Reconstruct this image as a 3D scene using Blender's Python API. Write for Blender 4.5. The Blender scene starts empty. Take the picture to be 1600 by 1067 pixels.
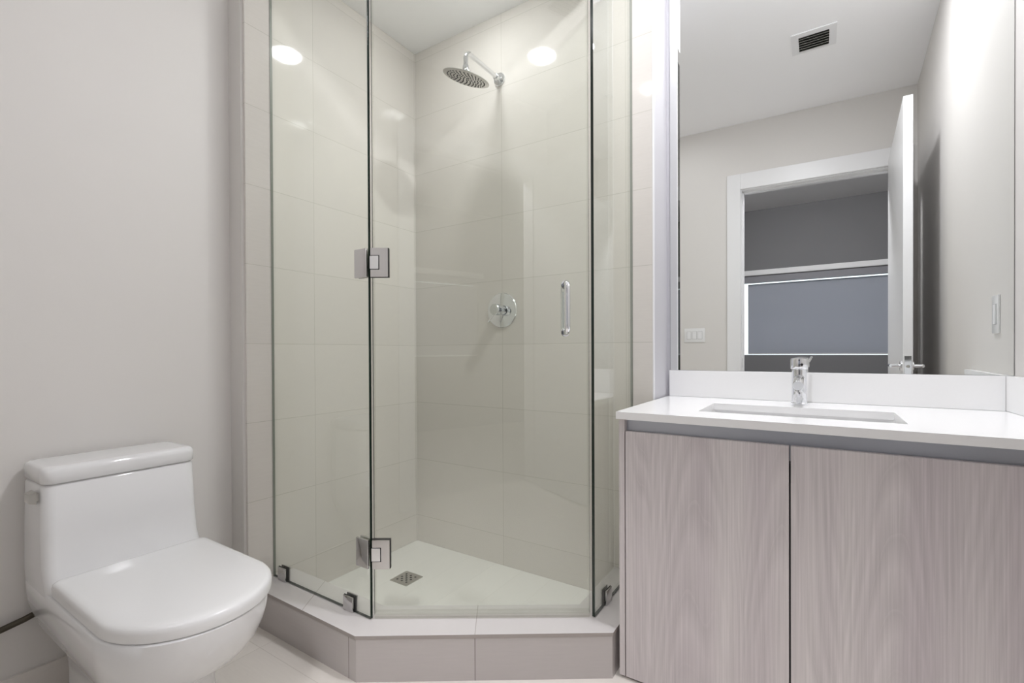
import bpy, bmesh, math, random
from mathutils import Vector, Matrix

S = bpy.context.scene
C = S.collection
PI = math.pi

# ------------------------------------------------------------------ camera, world, exposure
cam_data = bpy.data.cameras.new('camera')
cam = bpy.data.objects.new('camera', cam_data)
C.objects.link(cam)
F_PX, YAW, PITCH, ROLL, CY = 739.4564, 0.57564031, -0.00593011771, -0.00433762471, 20.4124
EYE = Vector((0.0, 0.0, 1.043))
_sy, _cy = math.sin(YAW), math.cos(YAW)
_f0 = Vector((-_sy, _cy, 0)); _r0 = Vector((_cy, _sy, 0)); _u0 = Vector((0, 0, 1))
_f = _f0 * math.cos(PITCH) + _u0 * math.sin(PITCH)
_u = _u0 * math.cos(PITCH) - _f0 * math.sin(PITCH)
_r = _r0 * math.cos(ROLL) + _u * math.sin(ROLL)
_u2 = _u * math.cos(ROLL) - _r0 * math.sin(ROLL)
cam.matrix_world = Matrix(((_r.x, _u2.x, -_f.x, EYE.x), (_r.y, _u2.y, -_f.y, EYE.y), (_r.z, _u2.z, -_f.z, EYE.z), (0, 0, 0, 1)))
cam_data.sensor_fit = 'HORIZONTAL'
cam_data.sensor_width = 36.0
cam_data.lens = F_PX * 36.0 / 1600.0
cam_data.shift_y = CY / 1600.0
cam_data.clip_start = 0.02
cam_data.clip_end = 100
S.camera = cam

world = bpy.data.worlds.new('World'); S.world = world
world.use_nodes = True
world.node_tree.nodes['Background'].inputs[0].default_value = (0.82, 0.90, 1.0, 1)
world.node_tree.nodes['Background'].inputs[1].default_value = 1.6
S.view_settings.view_transform = 'Standard'
S.view_settings.look = 'None'
S.view_settings.exposure = 0.48
S.view_settings.gamma = 1.0
S.view_settings.use_curve_mapping = False
S.cycles.use_denoising = True
S.cycles.max_bounces = 14
S.cycles.diffuse_bounces = 8
S.cycles.glossy_bounces = 8
S.cycles.transparent_max_bounces = 24
S.cycles.sample_clamp_indirect = 12.0

# lamp strengths (radiance of each lens; the bedroom one is added fill)
L_SHOWER, L_ROOM, L_VANITY, L_BED_FILL = 57.0, 33.0, 360.0, 160.0
LAMP_COL = (0.98, 0.985, 1.02)

# ------------------------------------------------------------------ material helpers
def new_mat(name):
    m = bpy.data.materials.new(name); m.use_nodes = True
    nt = m.node_tree; nt.nodes.clear()
    out = nt.nodes.new('ShaderNodeOutputMaterial')
    return m, nt, out

def pbsdf(nt, col=(.8, .8, .8), rough=.5, metal=0.0, spec=.5):
    b = nt.nodes.new('ShaderNodeBsdfPrincipled')
    b.inputs['Base Color'].default_value = (*col, 1)
    b.inputs['Roughness'].default_value = rough
    b.inputs['Metallic'].default_value = metal
    b.inputs['Specular IOR Level'].default_value = spec
    return b

def simple(name, col, rough=.5, metal=0.0, spec=.5, noise=0.0, nscale=40.0, bump=0.0):
    m, nt, out = new_mat(name)
    b = pbsdf(nt, col, rough, metal, spec)
    nt.links.new(b.outputs[0], out.inputs[0])
    if noise or bump:
        g = nt.nodes.new('ShaderNodeNewGeometry')
        n = nt.nodes.new('ShaderNodeTexNoise'); n.inputs['Scale'].default_value = nscale; n.inputs['Detail'].default_value = 4
        nt.links.new(g.outputs['Position'], n.inputs['Vector'])
        if noise:
            mx = nt.nodes.new('ShaderNodeMix'); mx.data_type = 'RGBA'
            mx.inputs['A'].default_value = (*[c * (1 - noise) for c in col], 1)
            mx.inputs['B'].default_value = (*[min(1, c * (1 + noise)) for c in col], 1)
            nt.links.new(n.outputs['Fac'], mx.inputs['Factor'])
            nt.links.new(mx.outputs['Result'], b.inputs['Base Color'])
        if bump:
            bp = nt.nodes.new('ShaderNodeBump'); bp.inputs['Strength'].default_value = bump; bp.inputs['Distance'].default_value = .002
            nt.links.new(n.outputs['Fac'], bp.inputs['Height']); nt.links.new(bp.outputs[0], b.inputs['Normal'])
    return m

def dotnode(nt, pos, vec, off):
    d = nt.nodes.new('ShaderNodeVectorMath'); d.operation = 'DOT_PRODUCT'
    nt.links.new(pos, d.inputs[0]); d.inputs[1].default_value = vec
    s = nt.nodes.new('ShaderNodeMath'); s.operation = 'SUBTRACT'
    nt.links.new(d.outputs['Value'], s.inputs[0]); s.inputs[1].default_value = off
    return s.outputs[0]

def tile_mat(name, col, U, V, u0, v0, w, h, rough=.06, grout=(.54, .52, .47), mortar=.0010, grain=.035, spec=.5):
    """Stack-bonded polished porcelain: u, v are world distances along two directions."""
    m, nt, out = new_mat(name)
    b = pbsdf(nt, col, rough, 0, spec)
    g = nt.nodes.new('ShaderNodeNewGeometry')
    u = dotnode(nt, g.outputs['Position'], U, u0); v = dotnode(nt, g.outputs['Position'], V, v0)
    cb = nt.nodes.new('ShaderNodeCombineXYZ'); nt.links.new(u, cb.inputs[0]); nt.links.new(v, cb.inputs[1])
    br = nt.nodes.new('ShaderNodeTexBrick')
    br.offset = 0.0; br.squash = 1.0
    br.inputs['Scale'].default_value = 1.0
    br.inputs['Brick Width'].default_value = w; br.inputs['Row Height'].default_value = h
    br.inputs['Mortar Size'].default_value = mortar; br.inputs['Mortar Smooth'].default_value = .1
    br.inputs['Bias'].default_value = 0
    br.inputs['Color1'].default_value = (*[c * .985 for c in col], 1)
    br.inputs['Color2'].default_value = (*[c * 1.015 for c in col], 1)
    br.inputs['Mortar'].default_value = (*grout, 1)
    nt.links.new(cb.outputs[0], br.inputs['Vector'])
    # fine linear grain in the glaze
    mp = nt.nodes.new('ShaderNodeMapping'); mp.inputs['Scale'].default_value = (14, 160, 1)
    nt.links.new(cb.outputs[0], mp.inputs[0])
    n = nt.nodes.new('ShaderNodeTexNoise'); n.inputs['Scale'].default_value = 1; n.inputs['Detail'].default_value = 3
    nt.links.new(mp.outputs[0], n.inputs['Vector'])
    mr = nt.nodes.new('ShaderNodeMapRange'); mr.inputs['To Min'].default_value = 1 - grain; mr.inputs['To Max'].default_value = 1 + grain
    nt.links.new(n.outputs['Fac'], mr.inputs['Value'])
    mul = nt.nodes.new('ShaderNodeVectorMath'); mul.operation = 'SCALE'
    nt.links.new(br.outputs['Color'], mul.inputs[0]); nt.links.new(mr.outputs[0], mul.inputs['Scale'])
    nt.links.new(mul.outputs[0], b.inputs['Base Color'])
    bp = nt.nodes.new('ShaderNodeBump'); bp.inputs['Strength'].default_value = .25; bp.inputs['Distance'].default_value = .001; bp.invert = True
    nt.links.new(br.outputs['Fac'], bp.inputs['Height']); nt.links.new(bp.outputs[0], b.inputs['Normal'])
    nt.links.new(b.outputs[0], out.inputs[0])
    return m

def glass_mat(name, tint, refl=1.0):
    m, nt, out = new_mat(name)
    g = nt.nodes.new('ShaderNodeNewGeometry')
    mr = nt.nodes.new('ShaderNodeMapRange'); mr.inputs['To Min'].default_value = 1.5; mr.inputs['To Max'].default_value = 1 / 1.5
    nt.links.new(g.outputs['Backfacing'], mr.inputs['Value'])
    fr = nt.nodes.new('ShaderNodeFresnel'); nt.links.new(mr.outputs[0], fr.inputs['IOR'])
    t = nt.nodes.new('ShaderNodeBsdfTransparent'); t.inputs[0].default_value = (*tint, 1)
    gl = nt.nodes.new('ShaderNodeBsdfGlossy'); gl.inputs['Roughness'].default_value = 0.0; gl.inputs['Color'].default_value = (1, 1, 1, 1)
    mx = nt.nodes.new('ShaderNodeMixShader')
    nt.links.new(fr.outputs[0], mx.inputs[0]); nt.links.new(t.outputs[0], mx.inputs[1]); nt.links.new(gl.outputs[0], mx.inputs[2])
    nt.links.new(mx.outputs[0], out.inputs[0])
    return m

def emit_mat(name, col, strength):
    m, nt, out = new_mat(name)
    e = nt.nodes.new('ShaderNodeEmission'); e.inputs[0].default_value = (*col, 1); e.inputs[1].default_value = strength
    nt.links.new(e.outputs[0], out.inputs[0])
    return m

def wood_mat(name):
    m, nt, out = new_mat(name)
    b = pbsdf(nt, (.4, .36, .35), .42, 0, .4)
    tc = nt.nodes.new('ShaderNodeTexCoord')
    # cathedral figure: contour lines of a low, tall noise field
    mp = nt.nodes.new('ShaderNodeMapping'); mp.inputs['Scale'].default_value = (4.4, 1.0, 0.50)
    nt.links.new(tc.outputs['Object'], mp.inputs[0])
    n1 = nt.nodes.new('ShaderNodeTexNoise'); n1.inputs['Scale'].default_value = 1.0; n1.inputs['Detail'].default_value = 2.2; n1.inputs['Roughness'].default_value = .42
    nt.links.new(mp.outputs[0], n1.inputs['Vector'])
    def mth(op, a, b=None):
        q = nt.nodes.new('ShaderNodeMath'); q.operation = op
        for i, v in enumerate((a, b)):
            if v is None: continue
            if isinstance(v, (int, float)): q.inputs[i].default_value = v
            else: nt.links.new(v, q.inputs[i])
        return q.outputs[0]
    sp = nt.nodes.new('ShaderNodeSeparateXYZ'); nt.links.new(tc.outputs['Object'], sp.inputs[0])
    xw = mth('ADD', sp.outputs[0], mth('MULTIPLY', n1.outputs['Fac'], .22))
    u = mth('SUBTRACT', mth('FRACT', mth('ADD', mth('DIVIDE', mth('ADD', xw, .155), .262), .5)), .5)
    k = mth('ADD', mth('ADD', mth('MULTIPLY', sp.outputs[2], 5.5), mth('MULTIPLY', mth('MULTIPLY', u, u), 17.0)), mth('MULTIPLY', n1.outputs['Fac'], 7.5))
    fr = nt.nodes.new('ShaderNodeMath'); fr.operation = 'FRACT'; nt.links.new(k, fr.inputs[0])
    rings = nt.nodes.new('ShaderNodeValToRGB')
    e = rings.color_ramp.elements
    e[0].position = 0.0; e[0].color = (.42, .42, .42, 1)
    e[1].position = 1.0; e[1].color = (.52, .52, .52, 1)
    x = rings.color_ramp.elements.new(.55); x.color = (.60, .60, .60, 1)
    x = rings.color_ramp.elements.new(.93); x.color = (.40, .40, .40, 1)
    nt.links.new(fr.outputs[0], rings.inputs[0])
    # fine pores, long vertical streaks
    mp2 = nt.nodes.new('ShaderNodeMapping'); mp2.inputs['Scale'].default_value = (210, 30, 2.6)
    nt.links.new(tc.outputs['Object'], mp2.inputs[0])
    n2 = nt.nodes.new('ShaderNodeTexNoise'); n2.inputs['Scale'].default_value = 1; n2.inputs['Detail'].default_value = 5; n2.inputs['Roughness'].default_value = .65
    nt.links.new(mp2.outputs[0], n2.inputs['Vector'])
    # wide pale and mauve strips
    mp3 = nt.nodes.new('ShaderNodeMapping'); mp3.inputs['Scale'].default_value = (7.5, 1, .35); mp3.inputs['Location'].default_value = (3.1, 0, 1.7)
    nt.links.new(tc.outputs['Object'], mp3.inputs[0])
    n3 = nt.nodes.new('ShaderNodeTexNoise'); n3.inputs['Scale'].default_value = 1; n3.inputs['Detail'].default_value = 2
    nt.links.new(mp3.outputs[0], n3.inputs['Vector'])
    base = nt.nodes.new('ShaderNodeValToRGB')
    e = base.color_ramp.elements
    e[0].position = .35; e[0].color = (WOOD_A[0], WOOD_A[1], WOOD_A[2], 1)
    e[1].position = .66; e[1].color = (WOOD_B[0], WOOD_B[1], WOOD_B[2], 1)
    nt.links.new(n3.outputs['Fac'], base.inputs[0])
    f1 = nt.nodes.new('ShaderNodeMapRange'); f1.inputs['From Min'].default_value = .40; f1.inputs['From Max'].default_value = .60
    f1.inputs['To Min'].default_value = .90; f1.inputs['To Max'].default_value = 1.03
    nt.links.new(rings.outputs[0], f1.inputs['Value'])
    f2 = nt.nodes.new('ShaderNodeMapRange'); f2.inputs['From Min'].default_value = .3; f2.inputs['From Max'].default_value = .7
    f2.inputs['To Min'].default_value = .84; f2.inputs['To Max'].default_value = 1.09
    nt.links.new(n2.outputs['Fac'], f2.inputs['Value'])
    mp4 = nt.nodes.new('ShaderNodeMapping'); mp4.inputs['Scale'].default_value = (9, 1, 2.2); mp4.inputs['Location'].default_value = (7.7, 0, 4.2)
    nt.links.new(tc.outputs['Object'], mp4.inputs[0])
    n4 = nt.nodes.new('ShaderNodeTexNoise'); n4.inputs['Scale'].default_value = 1; n4.inputs['Detail'].default_value = 2
    nt.links.new(mp4.outputs[0], n4.inputs['Vector'])
    w4 = nt.nodes.new('ShaderNodeMapRange'); w4.inputs['From Min'].default_value = .36; w4.inputs['From Max'].default_value = .62
    nt.links.new(n4.outputs['Fac'], w4.inputs['Value'])
    fig = mth('ADD', 1.0, mth('MULTIPLY', mth('SUBTRACT', f1.outputs[0], 1.0), w4.outputs[0]))
    mu = nt.nodes.new('ShaderNodeMath'); mu.operation = 'MULTIPLY'
    nt.links.new(fig, mu.inputs[0]); nt.links.new(f2.outputs[0], mu.inputs[1])
    sc = nt.nodes.new('ShaderNodeVectorMath'); sc.operation = 'SCALE'
    nt.links.new(base.outputs[0], sc.inputs[0]); nt.links.new(mu.outputs[0], sc.inputs['Scale'])
    nt.links.new(sc.outputs[0], b.inputs['Base Color'])
    bp = nt.nodes.new('ShaderNodeBump'); bp.inputs['Strength'].default_value = .08; bp.inputs['Distance'].default_value = .001
    nt.links.new(n2.outputs['Fac'], bp.inputs['Height']); nt.links.new(bp.outputs[0], b.inputs['Normal'])
    nt.links.new(b.outputs[0], out.inputs[0])
    return m

# ------------------------------------------------------------------ palette
WOOD_A = (.560, .508, .520)
WOOD_B = (.660, .618, .610)
TILE = (.695, .662, .628)
M = {}
M['paint'] = simple('warm_white_paint', (.670, .650, .628), .55, noise=.012, nscale=3, bump=.04)
M['paint_white'] = simple('white_paint', (.80, .80, .815), .5)
M['ceiling'] = simple('ceiling_paint', (.93, .93, .945), .7, noise=.01, nscale=2)
ROW0, ROWH, TW = 1.079, .306, .61
M['tile_left'] = tile_mat('beige_tile_left', TILE, (0, 1, 0), (0, 0, 1), 1.257 - 10 * TW, ROW0 - 10 * ROWH, TW, ROWH)
M['tile_back'] = tile_mat('beige_tile_back', TILE, (1, 0, 0), (0, 0, 1), -1.270 - 10 * TW, ROW0 - 10 * ROWH, TW, ROWH)
M['floor'] = tile_mat('cream_floor_tile', (.74, .70, .65), (1, 0, 0), (0, 1, 0), -1.05 - 10 * TW, .30 - 20 * ROWH, TW, ROWH * 2, rough=.16, grout=(.60, .56, .51))
M['pan'] = tile_mat('pale_pan_tile', (.78, .77, .745), (0, 1, 0), (1, 0, 0), 0.05, -1.77 - 10 * .152, 6.0, .152, rough=.22, grout=(.73, .72, .69), mortar=.0012)
M['chrome'] = simple('polished_chrome', (.80, .81, .83), .06, 1.0)
M['hardware'] = simple('satin_chrome', (.62, .61, .61), .10, 1.0)
M['steel'] = simple('brushed_steel', (.52, .51, .48), .28, 1.0)
M['dark'] = simple('dark_rubber', (.012, .012, .012), .5)
M['black_gap'] = simple('black_gasket_and_gap_shade', (.02, .02, .02), .6)
M['porcelain'] = simple('white_porcelain', (.735, .735, .74), .07, spec=.55)
M['plastic'] = simple('white_plastic', (.76, .76, .76), .22)
M['quartz'] = simple('white_quartz', (.88, .88, .88), .18, noise=.01, nscale=200)
M['basin'] = simple('glazed_basin', (.80, .80, .80), .08)
M['wood'] = wood_mat('greyed_oak_laminate')
M['rail'] = simple('satin_aluminium', (.52, .54, .59), .33, .7)
M['mirror'] = simple('mirror_silver', (.90, .915, .90), 0.0, 1.0)
M['glass'] = glass_mat('clear_glass', (.976, .990, .966))
M['glass_edge'] = simple('green_glass_edge', (.012, .022, .016), .15)
M['seal'] = glass_mat('clear_vinyl_seal', (.95, .95, .94))
M['door_paint'] = simple('white_door_paint', (.76, .76, .77), .35)
M['hose'] = simple('dark_braided_hose', (.055, .045, .03), .45, .3, noise=.4, nscale=900)
M['blind'] = None
M['lens_bed_fill'] = emit_mat('added_fill_lens_bedroom', (0.985, .975, 1.0), L_BED_FILL)
M['blind_rail'] = simple('blind_fascia_grey', (.20, .20, .22), .6)
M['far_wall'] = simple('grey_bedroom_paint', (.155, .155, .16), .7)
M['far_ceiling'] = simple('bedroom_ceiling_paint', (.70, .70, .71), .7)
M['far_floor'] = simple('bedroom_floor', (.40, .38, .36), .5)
M['lens_shower'] = emit_mat('lamp_lens_shower', LAMP_COL, L_SHOWER)
M['lens_room'] = emit_mat('lamp_lens_room', LAMP_COL, L_ROOM)
M['lens_vanity'] = emit_mat('lamp_lens_vanity', (0.975, .975, 1.02), L_VANITY)
m, nt, out = new_mat('roller_blind_fabric')
d = nt.nodes.new('ShaderNodeBsdfDiffuse'); d.inputs[0].default_value = (.24, .245, .265, 1)
t = nt.nodes.new('ShaderNodeBsdfTranslucent'); t.inputs[0].default_value = (.19, .195, .215, 1)
a = nt.nodes.new('ShaderNodeAddShader'); nt.links.new(d.outputs[0], a.inputs[0]); nt.links.new(t.outputs[0], a.inputs[1]); nt.links.new(a.outputs[0], out.inputs[0])
M['blind'] = m

# ------------------------------------------------------------------ mesh helpers
def bm_new():
    return bmesh.new()

def add_box(bm, x0, x1, y0, y1, z0, z1, bev=0.0, seg=2, mi=0):
    r = bmesh.ops.create_cube(bm, size=1.0)
    vs = r['verts']
    for v in vs:
        v.co = Vector((x0 + (v.co.x + .5) * (x1 - x0), y0 + (v.co.y + .5) * (y1 - y0), z0 + (v.co.z + .5) * (z1 - z0)))
    fs = set(f for v in vs for f in v.link_faces)
    for f in fs: f.material_index = mi
    if bev:
        es = list(set(e for v in vs for e in v.link_edges))
        r = bmesh.ops.bevel(bm, geom=es, offset=bev, segments=seg, affect='EDGES', profile=.5)
        for f in r['faces']: f.material_index = mi
    return bm

def add_prism(bm, pts, z0, z1, bev=0.0, seg=2, mi=0, fn=None):
    """Extrude a plan polygon (counter-clockwise) between two heights; fn maps (x, y, z) to a point."""
    fn = fn or (lambda x, y, z: Vector((x, y, z)))
    n = len(pts)
    lo = [bm.verts.new(fn(p[0], p[1], z0)) for p in pts]
    hi = [bm.verts.new(fn(p[0], p[1], z1)) for p in pts]
    fs = [bm.faces.new(lo[::-1]), bm.faces.new(hi)]
    for i in range(n):
        j = (i + 1) % n
        fs.append(bm.faces.new((lo[i], lo[j], hi[j], hi[i])))
    for f in fs: f.material_index = mi
    if bev:
        es = list(set(e for f in fs for e in f.edges))
        r = bmesh.ops.bevel(bm, geom=es, offset=bev, segments=seg, affect='EDGES', profile=.5)
        for f in r['faces']: f.material_index = mi
    return fs

def add_tube(bm, path, rad, seg=16, cap=True, mi=0):
    path = [Vector(p) for p in path]
    rads = rad if isinstance(rad, (list, tuple)) else [rad] * len(path)
    t = [(path[min(i + 1, len(path) - 1)] - path[max(i - 1, 0)]).normalized() for i in range(len(path))]
    ref = Vector((0, 0, 1)) if abs(t[0].z) < .9 else Vector((1, 0, 0))
    a = t[0].cross(ref).normalized()
    rings = []
    for i, p in enumerate(path):
        a = (a - t[i] * a.dot(t[i])).normalized(); b = t[i].cross(a)
        rings.append([bm.verts.new(p + (a * math.cos(2 * PI * k / seg) + b * math.sin(2 * PI * k / seg)) * rads[i]) for k in range(seg)])
    for i in range(len(rings) - 1):
        for k in range(seg):
            f = bm.faces.new((rings[i][k], rings[i][(k + 1) % seg], rings[i + 1][(k + 1) % seg], rings[i + 1][k])); f.material_index = mi
    if cap:
        f = bm.faces.new(rings[0][::-1]); f.material_index = mi
        f = bm.faces.new(rings[-1]); f.material_index = mi
    return bm

def add_lathe(bm, prof, origin, axis, seg=32, mi=0):
    """prof: list of (radius, distance along axis)."""
    ax = Vector(axis).normalized(); o = Vector(origin)
    ref = Vector((0, 0, 1)) if abs(ax.z) < .9 else Vector((1, 0, 0))
    a = ax.cross(ref).normalized(); b = ax.cross(a)
    rings = []
    for r, h in prof:
        if r < 1e-6:
            rings.append([bm.verts.new(o + ax * h)])
        else:
            rings.append([bm.verts.new(o + ax * h + (a * math.cos(2 * PI * k / seg) + b * math.sin(2 * PI * k / seg)) * r) for k in range(seg)])
    for i in range(len(rings) - 1):
        p, q = rings[i], rings[i + 1]
        for k in range(seg):
            k2 = (k + 1) % seg
            if len(p) == 1 and len(q) == 1: continue
            if len(p) == 1: f = bm.faces.new((p[0], q[k2], q[k]))
            elif len(q) == 1: f = bm.faces.new((p[k], p[k2], q[0]))
            else: f = bm.faces.new((p[k], p[k2], q[k2], q[k]))
            f.material_index = mi
    return bm

def add_loft(bm, rings, cap0=True, cap1=True, mi=0):
    vr = [[bm.verts.new(p) for p in r] for r in rings]
    n = len(vr[0])
    for i in range(len(vr) - 1):
        for k in range(n):
            f = bm.faces.new((vr[i][k], vr[i][(k + 1) % n], vr[i + 1][(k + 1) % n], vr[i + 1][k])); f.material_index = mi
    if cap0: bm.faces.new(vr[0][::-1]).material_index = mi
    if cap1: bm.faces.new(vr[-1]).material_index = mi
    return bm

def arc(c, r, a0, a1, n, plane):
    """Points on an arc; plane = (u, v) vectors."""
    u, v = Vector(plane[0]), Vector(plane[1]); c = Vector(c)
    return [c + u * (r * math.cos(a0 + (a1 - a0) * i / n)) + v * (r * math.sin(a0 + (a1 - a0) * i / n)) for i in range(n + 1)]

def finish(bm, name, mats, angle=35, smooth=True, normals=True):
    if normals: bmesh.ops.recalc_face_normals(bm, faces=bm.faces[:])
    me = bpy.data.meshes.new(name); bm.to_mesh(me); bm.free()
    for m in (mats if isinstance(mats, (list, tuple)) else [mats]): me.materials.append(m)
    if smooth:
        for p in me.polygons: p.use_smooth = True
        me.set_sharp_from_angle(angle=math.radians(angle))
    return me

def root_of(o):
    while o.parent: o = o.parent
    return o

def obj(name, bm, mats, parent=None, angle=35, smooth=True, label=None):
    """One mesh object from world-space geometry; a child keeps its parent's origin."""
    me = finish(bm, name, mats, angle, smooth)
    o = bpy.data.objects.new(name, me); C.objects.link(o)
    if parent:
        off = root_of(parent).location.copy()
        o.parent = parent
    else:
        co = [v.co for v in me.vertices]
        off = Vector(((min(c.x for c in co) + max(c.x for c in co)) / 2, (min(c.y for c in co) + max(c.y for c in co)) / 2, min(c.z for c in co)))
        o.location = off
    me.transform(Matrix.Translation(-off))
    if label: o['label'] = label
    return o

def tag(o, label, cat, group=None):
    o['label'] = label; o['category'] = cat
    if group: o['group'] = group
    return o

def thing(name, label, cat, loc, group=None):
    o = bpy.data.objects.new(name, None); C.objects.link(o); o.location = loc
    o.empty_display_size = .05
    return tag(o, label, cat, group)

def struct(name, bm, mats, parent=None, angle=35, smooth=False, label=None):
    o = obj(name, bm, mats, parent, angle, smooth)
    if not parent: o['kind'] = 'structure'
    if label: o['label'] = label
    return o

# ------------------------------------------------------------------ measured plan
XP = -1.935            # painted wall behind the toilet
XL = -1.836            # tiled shower wall, left
YT = 1.874             # tiled shower wall, back
XE = -0.5485           # end of the tiled wall beside the mirror
YW = 2.071             # wall behind the vanity
YM = 2.065             # mirror face
CEIL = 2.97
SOFFIT = 2.654
GL = Vector((-1.260, 1.068, 0)); GR = Vector((-.633, 1.479, 0))     # hinge and latch corners of the glass door
R0 = Vector((.506, 2.20, 0)); R0 = Vector((.5008, 2.20, 0)); R1 = Vector((.600, -.359, 0))   # right wall
W0 = Vector((-1.133, -.289, 0)); W1 = Vector((.600, -.359, 0))      # wall with the door
WU = (W1 - W0).normalized(); WN = Vector((-WU.y, WU.x, 0))
def W(u, n, z):
    p = W0 + WU * u + WN * n
    return Vector((p.x, p.y, z))

# ------------------------------------------------------------------ room shell
bm = bm_new(); add_box(bm, -2.2, 1.0, -.5, 2.4, -.12, 0)
struct('floor', bm, M['floor'])
bm = bm_new(); add_box(bm, -2.2, 1.0, -.5, 2.4, CEIL, CEIL + .1)
struct('ceiling', bm, M['ceiling'])
bm = bm_new(); add_prism(bm, [(XL + .001, 1.062), (-1.262, 1.062), (-.630, 1.476), (-.630, YT - .0005), (XL + .001, YT - .0005)], SOFFIT, CEIL - .001)
struct('ceiling_shower', bm, M['ceiling'])
# left wall: painted and set back behind the toilet, furred out and tiled in the shower
bm = bm_new(); add_prism(bm, [(XP - .12, -.5), (XP, -.5), (XP, .956), (XL - .012, .956), (XL - .012, 2.4), (XP - .12, 2.4)], 0, CEIL)
struct('wall_left', bm, M['paint'])
bm = bm_new(); add_box(bm, XL - .012, XL, .966, YT + .012, 0, CEIL - .002)
struct('wall_left_tile', bm, M['tile_left'])
# back wall: tiled in the shower, painted round the mirror
bm = bm_new(); add_prism(bm, [(XL - .012, YT + .012), (XE, YT + .012), (XE, YW), (.8, YW), (.8, 2.4), (XL - .012, 2.4)], 0, CEIL)
struct('wall_back', bm, simple('pale_cool_paint', (.54, .535, .565), .5))
bm = bm_new(); add_box(bm, XL, XE - .004, YT, YT + .012, 0, CEIL - .002)
struct('wall_back_tile', bm, M['tile_back'])
bm = bm_new(); add_box(bm, XE - .004, XE + .001, YT - .001, YT + .012, 0, CEIL - .002, .0006, 1)
struct('trim_1', bm, M['paint_white'])
bm = bm_new(); add_prism(bm, [(R0.x, R0.y), (R1.x, R1.y), (R1.x + .006, R1.y - .14), (.95, -.5), (.95, 2.2)], 0, CEIL)
struct('wall_right', bm, M['paint'])
# wall with the doorway
U_L, U_R, Z_H = .569, 1.600, 2.415
def wbox(bm, u0, u1, n0, n1, z0, z1, bev=0, mi=0):
    add_prism(bm, [(u0, n0), (u1, n0), (u1, n1), (u0, n1)], z0, z1, bev, 1, mi, fn=W)
bm = bm_new()
wbox(bm, -.80, U_L, -.12, 0, 0, CEIL); wbox(bm, U_R, 1.734, -.12, 0, 0, CEIL); wbox(bm, U_L, U_R, -.12, 0, Z_H, CEIL)
struct('wall_front', bm, M['paint'])
bm = bm_new()
wbox(bm, U_L - .100, U_L + .006, 0, .018, 0, Z_H + .125, .002)
wbox(bm, U_R - .006, U_R + .110, 0, .018, 0, Z_H + .125, .002)
wbox(bm, U_L + .006, U_R - .006, 0, .018, Z_H - .006, Z_H + .125, .002)
cas = struct('trim_2', bm, M['door_paint'])
bm = bm_new()
wbox(bm, U_L, U_L + .014, -.12, 0, 0, Z_H - .014); wbox(bm, U_R - .014, U_R, -.12, 0, 0, Z_H - .014); wbox(bm, U_L, U_R, -.12, 0, Z_H - .014, Z_H)
wbox(bm, U_L + .014, U_L + .026, -.095, -.045, 0, Z_H - .014); wbox(bm, U_L + .014, U_R - .014, -.095, -.045, Z_H - .026, Z_H - .014)
jamb = struct('trim_3', bm, M['door_paint'])
bm = bm_new(); wbox(bm, U_L + .0125, U_L + .0155, -.035, -.008, .90, .98, .0008)
obj('strike_plate', bm, M['steel'], jamb, label='brushed steel strike plate')
# tiled skirting behind the toilet
bm = bm_new(); add_box(bm, XP, XP + .011, -.27, .956, 0, .122)
struct('baseboard_left', bm, tile_mat('baseboard_tile', TILE, (0, 1, 0), (0, 0, 1), .1 - 6.1, -1, .61, 2.5))

# ------------------------------------------------------------------ bedroom beyond the door (seen in the mirror)
FY = -3.16
WX0, WX1, WZ0, WZ1 = -.905, 1.55, .985, 1.985
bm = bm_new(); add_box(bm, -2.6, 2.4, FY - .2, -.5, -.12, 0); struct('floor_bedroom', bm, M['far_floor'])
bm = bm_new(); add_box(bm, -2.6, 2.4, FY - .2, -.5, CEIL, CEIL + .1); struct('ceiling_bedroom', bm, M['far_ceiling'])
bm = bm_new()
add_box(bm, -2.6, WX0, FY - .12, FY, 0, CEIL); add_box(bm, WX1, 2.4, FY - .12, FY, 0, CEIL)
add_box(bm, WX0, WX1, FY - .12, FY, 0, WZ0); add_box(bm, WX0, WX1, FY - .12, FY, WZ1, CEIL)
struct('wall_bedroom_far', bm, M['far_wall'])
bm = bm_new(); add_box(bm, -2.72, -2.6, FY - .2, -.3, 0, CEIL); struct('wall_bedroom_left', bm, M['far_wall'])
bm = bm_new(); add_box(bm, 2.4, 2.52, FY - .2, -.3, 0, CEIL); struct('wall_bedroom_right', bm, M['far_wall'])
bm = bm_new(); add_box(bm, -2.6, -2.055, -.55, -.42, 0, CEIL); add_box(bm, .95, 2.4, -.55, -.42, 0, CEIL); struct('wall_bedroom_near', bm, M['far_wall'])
bm = bm_new()
add_box(bm, WX0, WX0 + .008, FY - .11, FY - .08, WZ0, WZ1); add_box(bm, WX1 - .05, WX1, FY - .11, FY - .06, WZ0, WZ1)
win = struct('window_1', bm, M['paint_white'])
bm = bm_new(); add_box(bm, WX0 + .008, WX1 - .05, FY - .10, FY - .092, WZ0, WZ1); obj('pane', bm, M['glass'], win)
b = thing('roller_blind', 'grey roller blind glowing at its edges, reflected in the mirror through the doorway', 'blind', (.35, FY + .02, WZ0))
bm = bm_new(); add_box(bm, WX0 - .02, WX1 + .05, FY, FY + .06, 2.07, 2.14, .004); obj('headrail', bm, M['far_ceiling'], b, label='pale headrail')
bm = bm_new(); add_box(bm, WX0 - .02, WX1 + .05, FY + .004, FY + .03, 1.975, 2.07); obj('fascia', bm, M['blind_rail'], b)
bm = bm_new(); add_box(bm, WX0 + .075, WX1, FY - .045, FY - .044, WZ0 + .012, 1.962); obj('fabric', bm, M['blind'], b)
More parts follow.
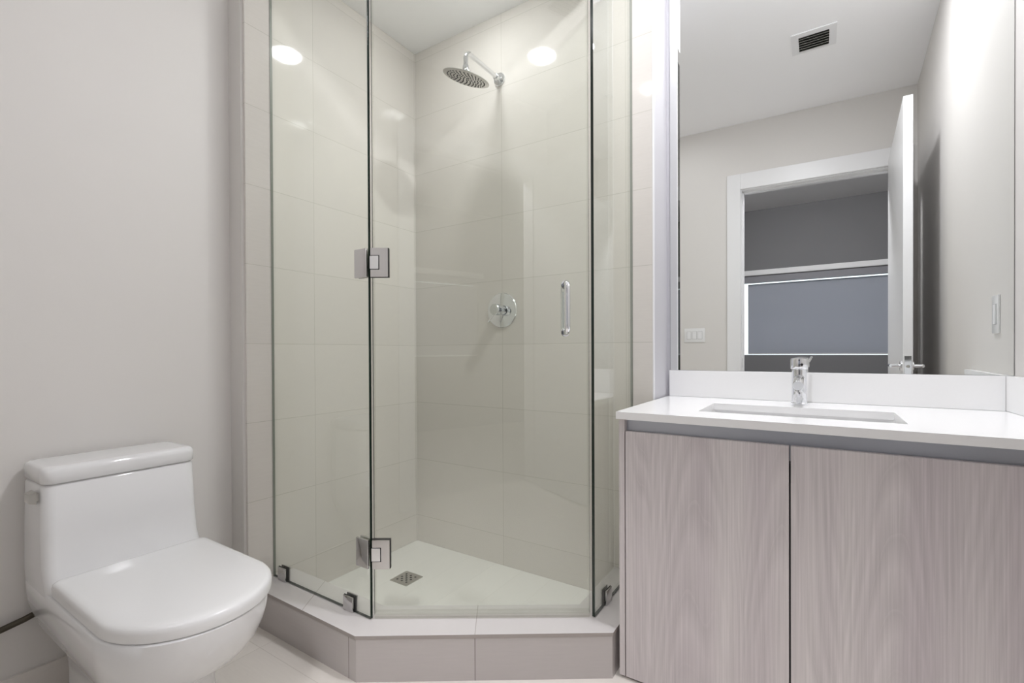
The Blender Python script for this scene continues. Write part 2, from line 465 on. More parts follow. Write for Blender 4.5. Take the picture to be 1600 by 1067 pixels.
bm = bm_new(); add_box(bm, WX0 + .075, WX1, FY - .052, FY - .038, WZ0 + .008, WZ0 + .022, .003); obj('bottom_bar', bm, M['far_ceiling'], b)

# ------------------------------------------------------------------ door leaf
LZ = 2.42
A0 = Vector((.383, .810, 0)); AU = (Vector((.424, -.285, 0)) - A0); ALEN = AU.length; AU.normalize(); AN = Vector((-AU.y, AU.x, 0))
if AN.x < 0: AN = -AN
def D(u, n, z):
    p = A0 + AU * u + AN * n
    return Vector((p.x, p.y, z))
bm = bm_new(); add_prism(bm, [(0, 0), (ALEN, 0), (ALEN, .042), (0, .042)], .012, LZ, .0015, 1, fn=D)
door = struct('door_1', bm, M['door_paint'])
bm = bm_new(); add_prism(bm, [(-.0015, .006), (.002, .006), (.002, .036), (-.0015, .036)], .90, 1.012, .0008, 1, fn=D)
lp = obj('latch_plate', bm, M['chrome'], door, label='chrome latch plate')
bm = bm_new(); add_lathe(bm, [(0, 0), (.0085, 0), (.0085, .010), (.007, .012), (0, .012)], D(-.0015, .021, .955), -AU, 16)
obj('latch', bm, M['steel'], lp)
for sgn, n0 in ((-1, 0.0), (1, .042)):
    o = D(.062, n0, .955); ax = AN * sgn
    bm = bm_new(); add_lathe(bm, [(0, 0), (.027, 0), (.027, .007), (.025, .009), (.010, .010), (.010, .045), (0, .045)], o, ax, 28)
    h = obj('door_handle', bm, M['chrome'], door)
    p = o + ax * .046
    bm = bm_new(); add_tube(bm, [p, p + AU * .03, p + AU * .115], [.0095, .009, .0085], 16); obj('lever', bm, M['chrome'], h)

# ------------------------------------------------------------------ shower tray, curb and glass
ZC = .148
inner = [(XL + .001, 1.150), (-1.288, 1.150), (-.712, 1.528), (-.712, YT - .001), (XL + .001, YT - .001)]
bm = bm_new(); add_prism(bm, inner, -.004, .020)
tray = tag(obj('shower_tray', bm, M['pan'], smooth=False), 'pale tiled shower tray inside the glass enclosure', 'shower floor')
# curb: a tiled upstand with a slab top
Ao = Vector((-1.2285, .9757, 0)); Bo = Vector((-.550, 1.431, 0))
du = (Bo - Ao).normalized()
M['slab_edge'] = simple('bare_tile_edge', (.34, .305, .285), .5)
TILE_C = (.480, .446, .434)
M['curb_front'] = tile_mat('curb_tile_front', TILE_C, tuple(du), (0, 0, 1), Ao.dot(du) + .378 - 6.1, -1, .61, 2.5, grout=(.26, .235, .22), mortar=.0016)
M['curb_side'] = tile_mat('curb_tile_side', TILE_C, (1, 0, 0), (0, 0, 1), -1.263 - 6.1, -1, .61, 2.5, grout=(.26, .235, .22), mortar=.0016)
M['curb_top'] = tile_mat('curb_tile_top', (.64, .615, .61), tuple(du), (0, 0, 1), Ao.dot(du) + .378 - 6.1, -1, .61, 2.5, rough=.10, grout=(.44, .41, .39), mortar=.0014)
outer = [(XL + .001, .9757), (Ao.x, Ao.y), (Bo.x, Bo.y), (Bo.x, YT - .001)]
curb = thing('shower_curb', 'low beige tiled curb running round the foot of the shower glass', 'shower curb', (-1.0, 1.2, 0))
def band(bm, off, z0, z1):
    o = [(XL + .001, .9757 + off), (Ao.x + off * .31, Ao.y + off), (Bo.x - off, Bo.y + off * .55), (Bo.x - off, YT - .001)]
    n = 4
    inn = [(XL + .001, 1.150), (-1.288, 1.150), (-.712, 1.528), (-.712, YT - .001)]
    vs = {}
    for z in (z0, z1):
        vs[z] = ([bm.verts.new((p[0], p[1], z)) for p in o], [bm.verts.new((p[0], p[1], z)) for p in inn])
    def q(a, b, c, d, mi): bm.faces.new((a, b, c, d)).material_index = mi
    for i in range(3):
        q(vs[z0][0][i], vs[z0][0][i + 1], vs[z1][0][i + 1], vs[z1][0][i], (1, 0, 2)[i])
        q(vs[z0][1][i + 1], vs[z0][1][i], vs[z1][1][i], vs[z1][1][i + 1], (1, 0, 2)[i])
        q(vs[z1][0][i], vs[z1][0][i + 1], vs[z1][1][i + 1], vs[z1][1][i], 3)
        q(vs[z0][0][i + 1], vs[z0][0][i], vs[z0][1][i], vs[z0][1][i + 1], 3)
    for i in (0, 3):
        q(vs[z0][0][i], vs[z1][0][i], vs[z1][1][i], vs[z0][1][i], 2)
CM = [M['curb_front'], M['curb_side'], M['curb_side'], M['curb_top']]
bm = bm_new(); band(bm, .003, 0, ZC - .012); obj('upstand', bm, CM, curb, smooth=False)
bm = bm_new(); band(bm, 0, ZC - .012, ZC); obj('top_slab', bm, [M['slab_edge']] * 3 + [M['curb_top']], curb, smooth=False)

GT, GB, GH = .010, ZC + .003, 2.585
def glass_box(bm, pts, z0, z1):
    """Sheet of glass: big faces clear (slot 0), cut edges dark green (slot 1)."""
    fs = add_prism(bm, pts, z0, z1)
    for f in fs: f.material_index = 1
    big = sorted(fs, key=lambda f: -f.calc_area())[:2]
    for f in big: f.material_index = 0
    for f in fs:
        c = f.calc_center_median()
        if f not in big and (c.x < XL + .01 or c.y > YT - .01): f.material_index = 2
GM = [M['glass'], M['glass_edge'], simple('grey_silicone', (.20, .22, .19), .4)]
def clamp(parent, c, tdir, ndir):
    """Square chrome glass clamp gripping the bottom edge: a plate each side and a dark gasket."""
    c = Vector(c); t = Vector(tdir); n = Vector(ndir)
    fn = lambda x, y, z: c + t * x + n * y + Vector((0, 0, z))
    bm = bm_new()
    for y0, y1 in ((-.0125, -.0065), (.0065, .0125)):
        add_prism(bm, [(-.025, y0), (.025, y0), (.025, y1), (-.025, y1)], 0, .052, .0012, 2, fn=fn)
    add_prism(bm, [(-.025, -.0065), (.025, -.0065), (.025, .0065), (-.025, .0065)], 0, .003, 0, 2, fn=fn)
    k = obj('clamp', bm, M['hardware'], parent, label='square chrome clamp')
    bm = bm_new()
    for y0, y1 in ((-.0065, -.0052), (.0052, .0065)):
        add_prism(bm, [(-.0255, y0), (.0255, y0), (.0255, y1), (-.0255, y1)], .003, .053, 0, 1, fn=fn)
    obj('gasket', bm, M['black_gap'], k)
pl = thing('glass_panel', 'fixed clear glass panel between the left tiled wall and the hinged shower door', 'glass panel', (-1.55, 1.069, ZC))
bm = bm_new(); glass_box(bm, [(XL + .002, 1.064), (GL.x, 1.064), (GL.x, 1.074), (XL + .002, 1.074)], GB, GH)
obj('pane', bm, GM, pl, smooth=False)
clamp(pl, (-1.768, 1.069, ZC), (1, 0, 0), (0, 1, 0)); clamp(pl, (-1.368, 1.069, ZC), (1, 0, 0), (0, 1, 0))
pr = thing('glass_panel', 'narrow fixed clear glass panel between the shower door and the wall beside the vanity', 'glass panel', (-.637, 1.68, ZC))
bm = bm_new(); glass_box(bm, [(-.642, GR.y), (-.632, GR.y), (-.632, YT - .001), (-.642, YT - .001)], GB, GH)
obj('pane', bm, GM, pr, smooth=False)
clamp(pr, (-.637, 1.592, ZC), (0, 1, 0), (1, 0, 0))
# door
dd = (GR - GL).normalized(); dn = Vector((-dd.y, dd.x, 0)); DL = (GR - GL).length
def G(u, n, z):
    p = GL + dd * u + dn * n
    return Vector((p.x, p.y, z))
gd = thing('shower_door', 'hinged frameless clear glass shower door with a chrome pull handle', 'shower door', G(DL / 2, 0, ZC))
U0, U1 = .010, DL - .016
bm = bm_new()
fs = add_prism(bm, [(U0, 0), (U1, 0), (U1, GT), (U0, GT)], ZC + .014, GH, fn=G)
for f in fs: f.material_index = 1
for f in sorted(fs, key=lambda f: -f.calc_area())[:2]: f.material_index = 0
for f in fs:
    if abs(f.calc_center_median().z - ZC) < .05: f.material_index = 0
obj('pane', bm, GM, gd, smooth=False)
bm = bm_new(); add_prism(bm, [(U0, -.002), (U1, -.002), (U1, GT + .002), (U0, GT + .002)], ZC + .006, ZC + .026, fn=G); add_prism(bm, [(U0, .002), (U1, .002), (U1, .008), (U0, .008)], ZC + .001, ZC + .006, fn=G)
obj('door_sweep', bm, M['seal'], gd, smooth=False, label='clear plastic sweep along the bottom edge')
bm = bm_new(); add_prism(bm, [(.004, .001), (U0 + .006, -.001), (U0 + .006, GT + .001), (.004, .009)], ZC + .02, GH, fn=G); add_prism(bm, [(U1 - .006, -.001), (U1 + .006, .001), (U1 + .006, .009), (U1 - .006, GT + .001)], ZC + .02, GH, fn=G)
obj('edge_seal', bm, M['seal'], gd, smooth=False, label='clear plastic edge seal')
def hinge(zc):
    z0, z1 = zc - .048, zc + .048
    fn1 = lambda x, y, z: Vector((GL.x - x, 1.069 + y, z))
    bm = bm_new()
    # leaf on the fixed panel (both faces)
    for y0, y1 in ((-.0125, -.0055), (.0055, .0125)):
        add_prism(bm, [(.003, y0), (.062, y0), (.062, y1), (.003, y1)], z0, z1, .0012, 2, fn=fn1)
    h = obj('hinge', bm, M['hardware'], gd, label='square chrome glass hinge')
    bm = bm_new()
    nb, pz = .030, .024
    for y0, y1 in ((-.0075, -.0005), (GT + .0005, GT + .0075)):
        for (u0, u1, a, b_) in ((.006, .064, pz, .048), (.006, .064, -.048, -pz), (.006 + nb, .064, -pz, pz)):
            add_prism(bm, [(u0, y0), (u1, y0), (u1, y1), (u0, y1)], zc + a, zc + b_, 0, 1, fn=G)
    bmesh.ops.remove_doubles(bm, verts=bm.verts[:], dist=1e-5)
    obj('door_leaf', bm, M['hardware'], h, smooth=False)
    bm = bm_new()
    add_prism(bm, [(.004, -.0095), (.003 + nb, -.0095), (.003 + nb, GT + .0095), (.004, GT + .0095)], zc - pz + .002, zc + pz - .002, .001, 1, fn=G)
    obj('pivot_block', bm, M['chrome'], h, label='pivot block')
    bm = bm_new()
    add_prism(bm, [(.004, -.0006), (.0655, -.0006), (.0655, GT + .0006), (.004, GT + .0006)], z0 - .001, z1 + .001, 0, 1, fn=G)
    obj('gasket', bm, M['black_gap'], h, smooth=False, label='black gasket')
hinge(1.342); hinge(.3675)
# D pull, one bow each side of the glass
uh, zt, zb, rr = .655, 1.268, 1.106, .0095
bm = bm_new()
for s in (-1, 1):
    base = -.001 if s < 0 else GT + .001
    so = .052
    path = [G(uh, base, zt)]
    cc = G(uh, base + s * (so - .022), zt - .022)
    path += arc(cc, .022, PI / 2, 0, 8, ((dn * s), (0, 0, 1)))
    cc = G(uh, base + s * (so - .022), zb + .022)
    path += arc(cc, .022, 0, -PI / 2, 8, ((dn * s), (0, 0, 1)))
    path += [G(uh, base, zb)]
    add_tube(bm, path, rr, 20)
hd = obj('pull_handle', bm, M['chrome'], gd, angle=60, label='polished chrome D-shaped pull handle')
bm = bm_new()
for s in (-1, 1):
    base = -.0005 if s < 0 else GT + .0005
    for z in (zt, zb): add_lathe(bm, [(0, 0), (.013, 0), (.013, .002), (0, .002)], G(uh, base, z), dn * s, 20)
obj('washer', bm, M['chrome'], hd)

# drain
dc = Vector((-1.565, 1.527, .020)); dr = .052
drn = thing('shower_drain', 'square grey metal drain grate in the pale shower tray', 'drain', dc)
bm = bm_new(); add_box(bm, dc.x - dr, dc.x + dr, dc.y - dr, dc.y + dr, .0195, .0225, .0008, 1); obj('grate', bm, M['steel'], drn)
bm = bm_new()
for i in range(-2, 3):
    for j in range(-2, 3):
        if (i + j) % 2 == 0: add_lathe(bm, [(.0052, 0), (.0052, .0006), (0, .0006)], (dc.x + i * .014, dc.y + j * .014, .0225), (0, 0, 1), 10)
obj('drain_holes', bm, M['dark'], drn, label='dark round holes')

# shower head on its arm
hx, hy, hz = -1.279, 1.6154, 2.2220
zf = 2.342
hn = Vector((-.3517, .0482, -1.0)).normalized()      # the plate hangs tilted on its ball joint
hc = Vector((hx, hy, hz))
sh = thing('rain_shower', 'round chrome rain shower head on a bent arm from the back tiled wall', 'shower head', (hx, YT, zf))
bm = bm_new(); add_lathe(bm, [(0, 0), (.031, 0), (.031, .005), (.029, .008), (.015, .010), (.0145, .036), (0, .036)], (hx, YT, zf), (0, -1, 0), 32); obj('wall_flange', bm, M['chrome'], sh)
bm = bm_new()
path = [(hx, YT - .012, zf), (hx, hy + .06, zf)] + arc((hx, hy + .034, zf - .034), .034, PI / 2, PI, 10, ((0, 1, 0), (0, 0, 1))) + [(hx, hy, hz + .045)]
add_tube(bm, path, .0105, 20); obj('arm', bm, M['chrome'], sh, angle=60)
bm = bm_new(); add_lathe(bm, [(0, 0), (.024, 0), (.024, .006), (.017, .010), (.0135, .014), (.015, .024), (.0125, .030), (0, .030)], hc - hn * .004, -hn, 28); add_lathe(bm, [(0, 0), (.0145, .004), (.0155, .012), (.0135, .034), (0, .034)], (hx, hy, hz + .024), (0, 0, 1), 24); obj('ball_joint', bm, M['chrome'], sh)
bm = bm_new()
HR = .102
add_lathe(bm, [(0, 0), (HR - .005, 0), (HR, .0015), (HR, .0035), (HR - .006, .006), (.03, .009), (0, .009)], hc, -hn, 64)
ha = hn.cross(Vector((0, 1, 0))).normalized(); hb = hn.cross(ha)
for ring, n in ((.012, 5), (.026, 10), (.040, 15), (.054, 20), (.068, 25), (.082, 30)):
    for k in range(n):
        a = 2 * PI * k / n + ring * 40
        add_lathe(bm, [(.0031, 0), (.0027, .0022), (0, .0022)], hc + ha * (ring * math.cos(a)) + hb * (ring * math.sin(a)), hn, 8, mi=1)
obj('spray_plate', bm, [M['steel'], M['dark']], sh, label='flat round spray plate dotted with dark rubber nozzles')

# shower valve
vx, vz = -1.270, 1.241
sv = thing('shower_valve', 'round chrome shower valve with a small lever below the shower head', 'shower valve', (vx, YT, vz))
bm = bm_new(); add_lathe(bm, [(0, 0), (.083, 0), (.083, .004), (.081, .0065), (.03, .010), (0, .010)], (vx, YT, vz), (0, -1, 0), 64); obj('escutcheon', bm, M['chrome'], sv, angle=20)
bm = bm_new(); add_lathe(bm, [(0, .008), (.021, .008), (.021, .028), (.0, .028)], (vx, YT, vz), (0, -1, 0), 32); obj('collar', bm, M['chrome'], sv)
bm = bm_new(); add_lathe(bm, [(0, .030), (.0245, .030), (.026, .033), (.026, .068), (.0245, .070), (0, .070)], (vx, YT, vz), (0, -1, 0), 32); kn = obj('knob', bm, M['chrome'], sv)
bm = bm_new(); add_tube(bm, [(vx - .010, YT - .052, vz - .018), (vx - .040, YT - .060, vz - .058)], .0042, 12); obj('lever', bm, M['chrome'], kn)

# ------------------------------------------------------------------ vanity
ZK = .852
YF = 1.436           # counter front
def xr(y):           # right wall at a given depth
    return R0.x + (R1.x - R0.x) * (y - R0.y) / (R1.y - R0.y)
SX0, SX1, SY0, SY1 = -.322, .193, 1.578, 1.850
ct = thing('vanity_countertop', 'white quartz vanity countertop with an undermount sink cut-out', 'countertop', (-.02, 1.75, ZK - .023))
bm = bm_new()
XC0 = -.541
def ringverts(z):
    o = [(XC0, YF), (xr(YF) - .001, YF), (xr(YW) - .001, YW - .001), (XC0, YW - .001)]
    i = [(SX0, SY0), (SX1, SY0), (SX1, SY1), (SX0, SY1)]
    return [bm.verts.new((*p, z)) for p in o], [bm.verts.new((*p, z)) for p in i]
lo, li = ringverts(ZK - .023); ho, hi = ringverts(ZK)
for k in range(4):
    j = (k + 1) % 4
    bm.faces.new((lo[k], lo[j], ho[j], ho[k])); bm.faces.new((li[j], li[k], hi[k], hi[j]))
    bm.faces.new((ho[k], ho[j], hi[j], hi[k])); bm.faces.new((lo[j], lo[k], li[k], li[j]))
obj('slab', bm, M['quartz'], ct, smooth=False)
bm = bm_new(); add_box(bm, -.5365, xr(YM) - .0215, YM - .007, YW - .0005, ZK + .0005, .9615, .001, 1)
tag(obj('backsplash', bm, M['quartz']), 'long white quartz backsplash under the mirror behind the faucet', 'backsplash')
bm = bm_new(); add_prism(bm, [(xr(YF) - .021, YF + .003), (xr(YF) - .001, YF + .003), (xr(YW) - .001, YW - .001), (xr(YW) - .021, YW - .001)], ZK + .0005, .9615, .001, 1)
tag(obj('side_splash', bm, M['quartz']), 'short white quartz side splash on the right wall at the countertop end', 'backsplash')
# basin
sk = thing('sink_basin', 'rectangular white sink basin set under the countertop', 'sink', (-.065, 1.71, ZK - .16))
bm = bm_new()
def rr_ring(x0, x1, y0, y1, z, r, n=5):
    pts = []
    for cx, cy, a in ((x1 - r, y1 - r, 0), (x0 + r, y1 - r, PI / 2), (x0 + r, y0 + r, PI), (x1 - r, y0 + r, 1.5 * PI)):
        for i in range(n + 1):
            t_ = a + PI / 2 * i / n
            pts.append(Vector((cx + r * math.cos(t_), cy + r * math.sin(t_), z)))
    return pts
e_ = .006
rings = [rr_ring(SX0 - .03, SX1 + .03, SY0 - .03, SY1 + .03, ZK - .040, .03), rr_ring(SX0 - .03, SX1 + .03, SY0 - .03, SY1 + .03, ZK - .0235, .03),
         rr_ring(SX0 - e_, SX1 + e_, SY0 - e_, SY1 + e_, ZK - .0235, .02), rr_ring(SX0 - e_ + .004, SX1 + e_ - .004, SY0 - e_ + .004, SY1 + e_ - .004, ZK - .06, .025),
         rr_ring(SX0 + .012, SX1 - .012, SY0 + .012, SY1 - .012, ZK - .125, .035), rr_ring(SX0 + .04, SX1 - .04, SY0 + .04, SY1 - .04, ZK - .142, .04), rr_ring(SX0 + .2, SX1 - .2, SY0 + .11, SY1 - .11, ZK - .147, .02)]
add_loft(bm, rings, cap0=False); obj('bowl', bm, M['basin'], sk, angle=60)
bm = bm_new(); add_lathe(bm, [(0, 0), (.022, 0), (.022, .003), (.016, .004), (0, .002)], ((SX0 + SX1) / 2, (SY0 + SY1) / 2, ZK - .147), (0, 0, 1), 24); obj('drain', bm, M['chrome'], sk)
# faucet
fx, fy = -.0587, 1.955
fa = thing('faucet', 'chrome single-hole faucet behind the sink on the white countertop', 'faucet', (fx, fy, ZK))
bm = bm_new(); add_lathe(bm, [(0, 0), (.0255, 0), (.0265, .002), (.0265, .006), (.024, .008), (0, .008)], (fx, fy, ZK), (0, 0, 1), 36); obj('base_ring', bm, M['chrome'], fa)
bm = bm_new(); add_lathe(bm, [(0, .008), (.0235, .008), (.0235, .124), (0, .124)], (fx, fy, ZK), (0, 0, 1), 40); obj('body', bm, M['chrome'], fa)
bm = bm_new(); add_lathe(bm, [(0, .126), (.0265, .126), (.0275, .129), (.0275, .155), (.0255, .163), (.018, .166), (0, .1665)], (fx, fy, ZK), (0, 0, 1), 40); cp = obj('handle_cap', bm, M['chrome'], fa)
bm = bm_new(); add_tube(bm, [(fx + .018, fy + .004, ZK + .148), (fx + .026, fy + .022, ZK + .152), (fx + .034, fy + .080, ZK + .166)], [.0065, .0062, .005], 14); obj('lever', bm, M['chrome'], cp)
bm = bm_new(); add_lathe(bm, [(.0045, 0), (.0045, .0015), (0, .0015)], (fx + .008, fy - .0270, ZK + .142), (0.28, -1, 0), 14); obj('set_screw', bm, M['dark'], cp, label='small dark screw hole')
bm = bm_new()
s0 = Vector((fx, fy - .016, ZK + .092)); s1 = Vector((fx, fy - .118, ZK + .074)); sd = (s1 - s0).normalized()
add_lathe(bm, [(0, 0), (.0165, 0), (.0165, (s1 - s0).length - .002), (.0155, (s1 - s0).length), (.0, (s1 - s0).length)], s0, sd, 32)
sp = obj('spout', bm, M['chrome'], fa)
bm = bm_new(); add_lathe(bm, [(0, 0), (.0125, 0), (.0125, .010), (.0095, .012), (.0095, .010), (0, .010)], s1 - sd * .018 + Vector((0, 0, -.0135)), (0, 0, -1), 24); obj('aerator', bm, M['chrome'], sp)
# cabinet
YD = 1.452
vc = thing('vanity_cabinet', 'two-door greyed wood vanity cabinet under the white countertop', 'cabinet', (-.065, 1.75, 0))
ZB, ZD = .0095, .7896
XRF = xr(YD) - .003
bm = bm_new(); add_box(bm, -.517, .400, YD + .022, YW - .003, ZB, ZK - .168); obj('carcass', bm, M['black_gap'], vc, smooth=False)  # coloured black to put shade into the gaps round the doors
bm = bm_new(); add_box(bm, -.5365, -.5185, YD, YW - .003, ZB, ZK - .0235, .0006, 1); obj('end_panel', bm, M['wood'], vc, label='wood end panel')
bm = bm_new(); add_box(bm, .388, XRF, YD, YD + .02, ZB, ZK - .0235, .0006, 1); obj('filler_panel', bm, M['wood'], vc)
for x0, x1 in ((-.5155, -.0675), (-.0632, .3855)):
    bm = bm_new(); add_box(bm, x0, x1, YD, YD + .019, ZB, ZD, .0007, 1); obj('door', bm, M['wood'], vc, label='flat wood door')
bm = bm_new()
add_box(bm, -.5185, .388, YD + .024, YD + .027, ZD - .04, ZK - .0235); add_box(bm, -.5185, .388, YD + .019, YD + .027, ZD - .043, ZD - .04)
obj('finger_rail', bm, M['rail'], vc, smooth=False, label='recessed grey aluminium finger rail')
bm = bm_new(); add_box(bm, -.49, .36, YD + .07, YD + .085, 0, ZB); obj('plinth', bm, M['paint_white'], vc, smooth=False)

# mirror
bm = bm_new(); add_box(bm, -.5325, xr(YM) - .0025, YM, YW - .0003, .9625, 2.66)
tag(obj('wall_mirror', bm, [M['mirror']], smooth=False), 'large frameless wall mirror above the vanity backsplash', 'mirror')

# ------------------------------------------------------------------ toilet
TY = .556
tl = thing('toilet', 'white one-piece toilet with its lid down against the left wall', 'toilet', (-1.6, TY, 0))
def d_ring(z, xb, xf, w, front, rb=.03, n=20, nb=5, ex=2.0, cy=TY, wb=None):
    """D-shaped plan: square back, rounded front. front = length of the rounded nose."""
    wb = w if wb is None else wb
    pts = []
    for i in range(2 * n + 1):
        a = -PI / 2 + PI * i / (2 * n)
        c, s = math.cos(a), math.sin(a)
        pts.append(Vector((xf - front + front * abs(c) ** (2 / ex), cy + w * math.copysign(abs(s) ** (2 / ex), s), z)))
    # back corners
    for i in range(nb + 1):
        a = PI / 2 * i / nb
        pts.append(Vector((xb + rb - rb * math.sin(a), cy + wb - rb + rb * math.cos(a), z)))
    for i in range(nb + 1):
        a = PI / 2 * i / nb
        pts.append(Vector((xb + rb - rb * math.cos(a), cy - wb + rb - rb * math.sin(a), z)))
    return pts
# bowl and pedestal in one glazed body
secs = [(.000, -1.83, -1.360, .118, .125), (.010, -1.832, -1.356, .120, .125), (.06, -1.832, -1.362, .117, .12), (.14, -1.835, -1.366, .115, .12), (.180, -1.84, -1.358, .118, .122),
        (.205, -1.85, -1.332, .130, .135), (.235, -1.865, -1.284, .147, .15), (.27, -1.885, -1.234, .164, .165), (.31, -1.905, -1.198, .176, .178), (.345, -1.917, -1.180, .1825, .187), (.370, -1.9215, -1.171, .1845, .19), (.4055, -1.9215, -1.166, .1848, .19), (.4085, -1.92, -1.170, .182, .19)]
bm = bm_new(); add_loft(bm, [d_ring(*s, rb=.03) for s in secs]); body = obj('bowl', bm, M['porcelain'], tl, angle=60)
def b_ring(z, x0, x1, w0, w1, r, cy=TY, n=6):
    """Rounded rectangle; half-width w0 at the wall, w1 at the front."""
    pts = []
    for cx, sy, a, w in ((x1 - r, 1, 0, w1), (x0 + r, 1, PI / 2, w0), (x0 + r, -1, PI, w0), (x1 - r, -1, 1.5 * PI, w1)):
        for i in range(n + 1):
            t_ = a + PI / 2 * i / n
            pts.append(Vector((cx + r * math.cos(t_), cy + sy * (w - r) + r * math.sin(t_), z)))
    return pts
bm = bm_new()
add_loft(bm, [b_ring(.350, -1.905, -1.74, .150, .150, .03), b_ring(.352, -1.919, -1.700, .1822, .1822, .03), b_ring(.361, -1.920, -1.695, .1830, .1830, .03), b_ring(.372, -1.9208, -1.690, .1836, .1836, .03), b_ring(.395, -1.9214, -1.683, .1846, .1846, .03), b_ring(.415, -1.922, -1.682, .1854, .1854, .03), b_ring(.44, -1.922, -1.692, .187, .187, .028), b_ring(.47, -1.922, -1.708, .187, .187, .028), b_ring(.55, -1.922, -1.720, .186, .186, .028), b_ring(.682, -1.922, -1.728, .183, .183, .028), b_ring(.6885, -1.919, -1.732, .179, .179, .026)])
obj('tank', bm, M['porcelain'], tl, angle=60)
bm = bm_new()
add_loft(bm, [b_ring(.6905, -1.919, -1.729, .180, .180, .026), b_ring(.6935, -1.923, -1.725, .1845, .1845, .028), b_ring(.720, -1.924, -1.724, .1855, .1855, .028), b_ring(.7285, -1.923, -1.726, .184, .184, .028), b_ring(.7335, -1.920, -1.730, .180, .180, .027), b_ring(.7362, -1.915, -1.736, .174, .174, .025), b_ring(.7370, -1.905, -1.748, .162, .162, .02)])
obj('tank_lid', bm, M['porcelain'], tl, angle=60)
LC = .563
bm = bm_new()
lsec = [(.4095, -1.690, -1.173, .181, .187), (.4115, -1.695, -1.165, .1865, .190), (.430, -1.695, -1.162, .187, .190), (.4385, -1.694, -1.164, .186, .190), (.4430, -1.691, -1.168, .1825, .189), (.4455, -1.685, -1.177, .176, .187), (.4462, -1.672, -1.193, .164, .18)]
add_loft(bm, [d_ring(z, xb, xf, w, fr_, rb=.022, cy=LC) for z, xb, xf, w, fr_ in lsec]); obj('seat_lid', bm, M['plastic'], tl, angle=60, label='closed white seat lid')
# flush lever on the near end of the tank
lx, ly, lz = -1.775, TY - .184, .657
bm = bm_new()
r0 = [(-.024, -.017), (.024, -.017), (.024, .017), (-.024, .017)]
add_loft(bm, [[Vector((lx + a, ly - .006, lz + c)) for a, c in [(-.022, -.017), (.026, -.017), (.026, .017), (-.022, .017)]],
              [Vector((lx + a, ly - .022, lz + c)) for a, c in [(-.016, -.012), (.020, -.012), (.020, .012), (-.016, .012)]]])
add_box(bm, lx - .012, lx + .014, ly - .007, ly + .003, lz - .010, lz + .010)
bmesh.ops.bevel(bm, geom=bm.edges[:], offset=.0012, segments=2, affect='EDGES')
obj('flush_lever', bm, M['steel'], tl, label='small chrome flush lever')
bm = bm_new(); add_lathe(bm, [(0, 0), (.012, 0), (.011, .003), (0, .0045)], (-1.735, TY - .1585, .305), (0, -1, -.35), 20); obj('bolt_cap', bm, M['porcelain'], tl)
# water hose
bm = bm_new()
hp = [(-1.918, .05, .262), (-1.918, .15, .262), (-1.917, .24, .264), (-1.914, .31, .270), (-1.909, .37, .283), (-1.908, .43, .300)]
add_tube(bm, hp, .0085, 12)
hs = thing('supply_hose', 'dark flexible water hose curving along the wall to the back of the toilet', 'hose', (-1.918, .2, .262))
obj('hose', bm, M['hose'], hs, angle=60)
bm = bm_new(); add_lathe(bm, [(0, 0), (.03, 0), (.03, .004), (.012, .008), (.012, .03), (0, .03)], (XP, .03, .262), (1, 0, 0), 24); add_tube(bm, [(-1.918, .022, .262), (-1.918, .07, .262)], .011, 14)
obj('stop_valve', bm, M['chrome'], hs)

# ------------------------------------------------------------------ switches and vent (seen in the mirror)
def plate(name, label, cat, fn, w, h, n, z):
    """Wall plate with n rockers; fn(u, n, z) is the wall's own frame."""
    c = fn(0, 0, z)
    t_ = thing(name, label, cat, c)
    bm = bm_new(); add_prism(bm, [(-w / 2, 0), (w / 2, 0), (w / 2, .006), (-w / 2, .006)], z - h / 2, z + h / 2, .0015, 2, fn=fn); obj('plate', bm, M['plastic'], t_)
    for k in range(n):
        u = (k - (n - 1) / 2) * .046
        bm = bm_new(); add_prism(bm, [(u - .0175, .004), (u + .0175, .004), (u + .0175, .0085), (u - .0175, .0085)], z - .034, z + .034, .001, 1, fn=fn)
        obj('rocker', bm, M['door_paint'], t_)
        bm = bm_new(); add_prism(bm, [(u - .0187, .003), (u + .0187, .003), (u + .0187, .0063), (u - .0187, .0063)], z - .0352, z + .0352, 0, 1, fn=fn)
        obj('gap', bm, M['far_wall'], t_)
plate('light_switch', 'white three-rocker light switch beside the doorway, reflected at the mirror left side', 'light switch', lambda u, n, z: W(.202 + u, n, z), .175, .125, 3, 1.182)
RU = (R1 - R0).normalized(); RN = Vector((RU.y, -RU.x, 0))
if RN.x > 0: RN = -RN
def RW(u, n, z):
    p = R0 + RU * u + RN * n
    return Vector((p.x, p.y, z))
plate('light_switch', 'white single wall plate on the right wall, reflected at the mirror right edge', 'light switch', lambda u, n, z: RW(.345 + u, n, z), .085, .13, 1, 1.165)
av = thing('air_vent', 'white ceiling air vent with dark slats, reflected near the top of the mirror', 'vent', (-.028, .640, CEIL - .012))
bm = bm_new()
vx0, vx1, vy0, vy1 = -.145, .090, .525, .755
ix0, ix1, iy0, iy1 = -.106, .052, .545, .710
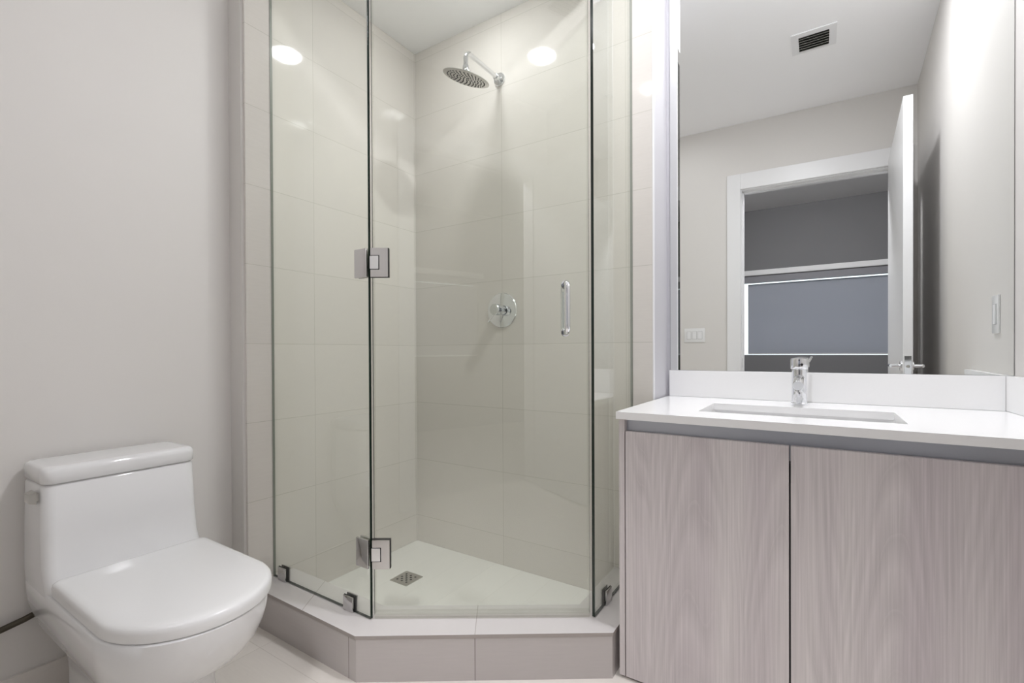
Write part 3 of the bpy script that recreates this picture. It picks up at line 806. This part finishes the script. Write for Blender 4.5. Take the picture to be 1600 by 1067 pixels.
for (a, b_, c, d_) in ((vx0, ix0, vy0, vy1), (ix1, vx1, vy0, vy1), (ix0, ix1, vy0, iy0), (ix0, ix1, iy1, vy1)):
    add_box(bm, a, b_, c, d_, CEIL - .006, CEIL - .0005)
bmesh.ops.remove_doubles(bm, verts=bm.verts[:], dist=1e-5); obj('frame', bm, M['paint_white'], av, smooth=False)
bm = bm_new(); add_box(bm, ix0, ix1, iy0, iy1, CEIL - .002, CEIL - .0005); obj('backing', bm, M['dark'], av, smooth=False, label='black sheet standing in for the shade of the duct')  # shade between the slats is this black sheet; the ceiling above is solid
for k in range(6):
    y = iy0 + (k + .5) * (iy1 - iy0) / 6
    bm = bm_new(); fn = lambda x, yy, z: Vector((x, yy + (z - CEIL) * -.5, z)); add_prism(bm, [(ix0, y - .007), (ix1, y - .007), (ix1, y - .001), (ix0, y - .001)], CEIL - .011, CEIL - .003, 0, 1, fn=fn)
    obj('slat', bm, M['steel'], av, smooth=False)

# ------------------------------------------------------------------ ceiling lights
def downlight(label, x, y, z, lens, drop, R=.072):
    """Round ceiling light: white ring and a lens, flush (drop 0) or domed below the ceiling."""
    t_ = thing('downlight' if drop < .02 else 'dome_light', label, 'ceiling light', (x, y, z - .01))
    bm = bm_new(); add_lathe(bm, [(R, -.004), (R + .002, -.008), (R + .020, -.006), (R + .022, -.001), (R, -.001), (R, -.004)], (x, y, z), (0, 0, 1), 48); obj('trim_ring', bm, M['paint_white'], t_)
    bm = bm_new(); n = 8
    add_lathe(bm, [(R * math.cos(PI / 2 * i / n) if i < n else 0, -.004 - drop * math.sin(PI / 2 * i / n)) for i in range(n + 1)], (x, y, z), (0, 0, 1), 48); obj('lens', bm, M[lens], t_, angle=80)
downlight('round recessed downlight in the shower ceiling, mirrored in the shower tiles', -1.262, 1.490, SOFFIT, 'lens_shower', .020)
downlight('round recessed downlight in the room ceiling over the toilet side', -1.03, .27, CEIL, 'lens_room', .001)
downlight('round recessed downlight in the room ceiling over the vanity countertop', -.01, 1.36, CEIL, 'lens_vanity', .012)
downlight('added unseen fill dome in the bedroom beyond the doorway', -.05, -1.0, CEIL, 'lens_bed_fill', .10, .15)  # unseen dome added to fill the bathroom through the doorway
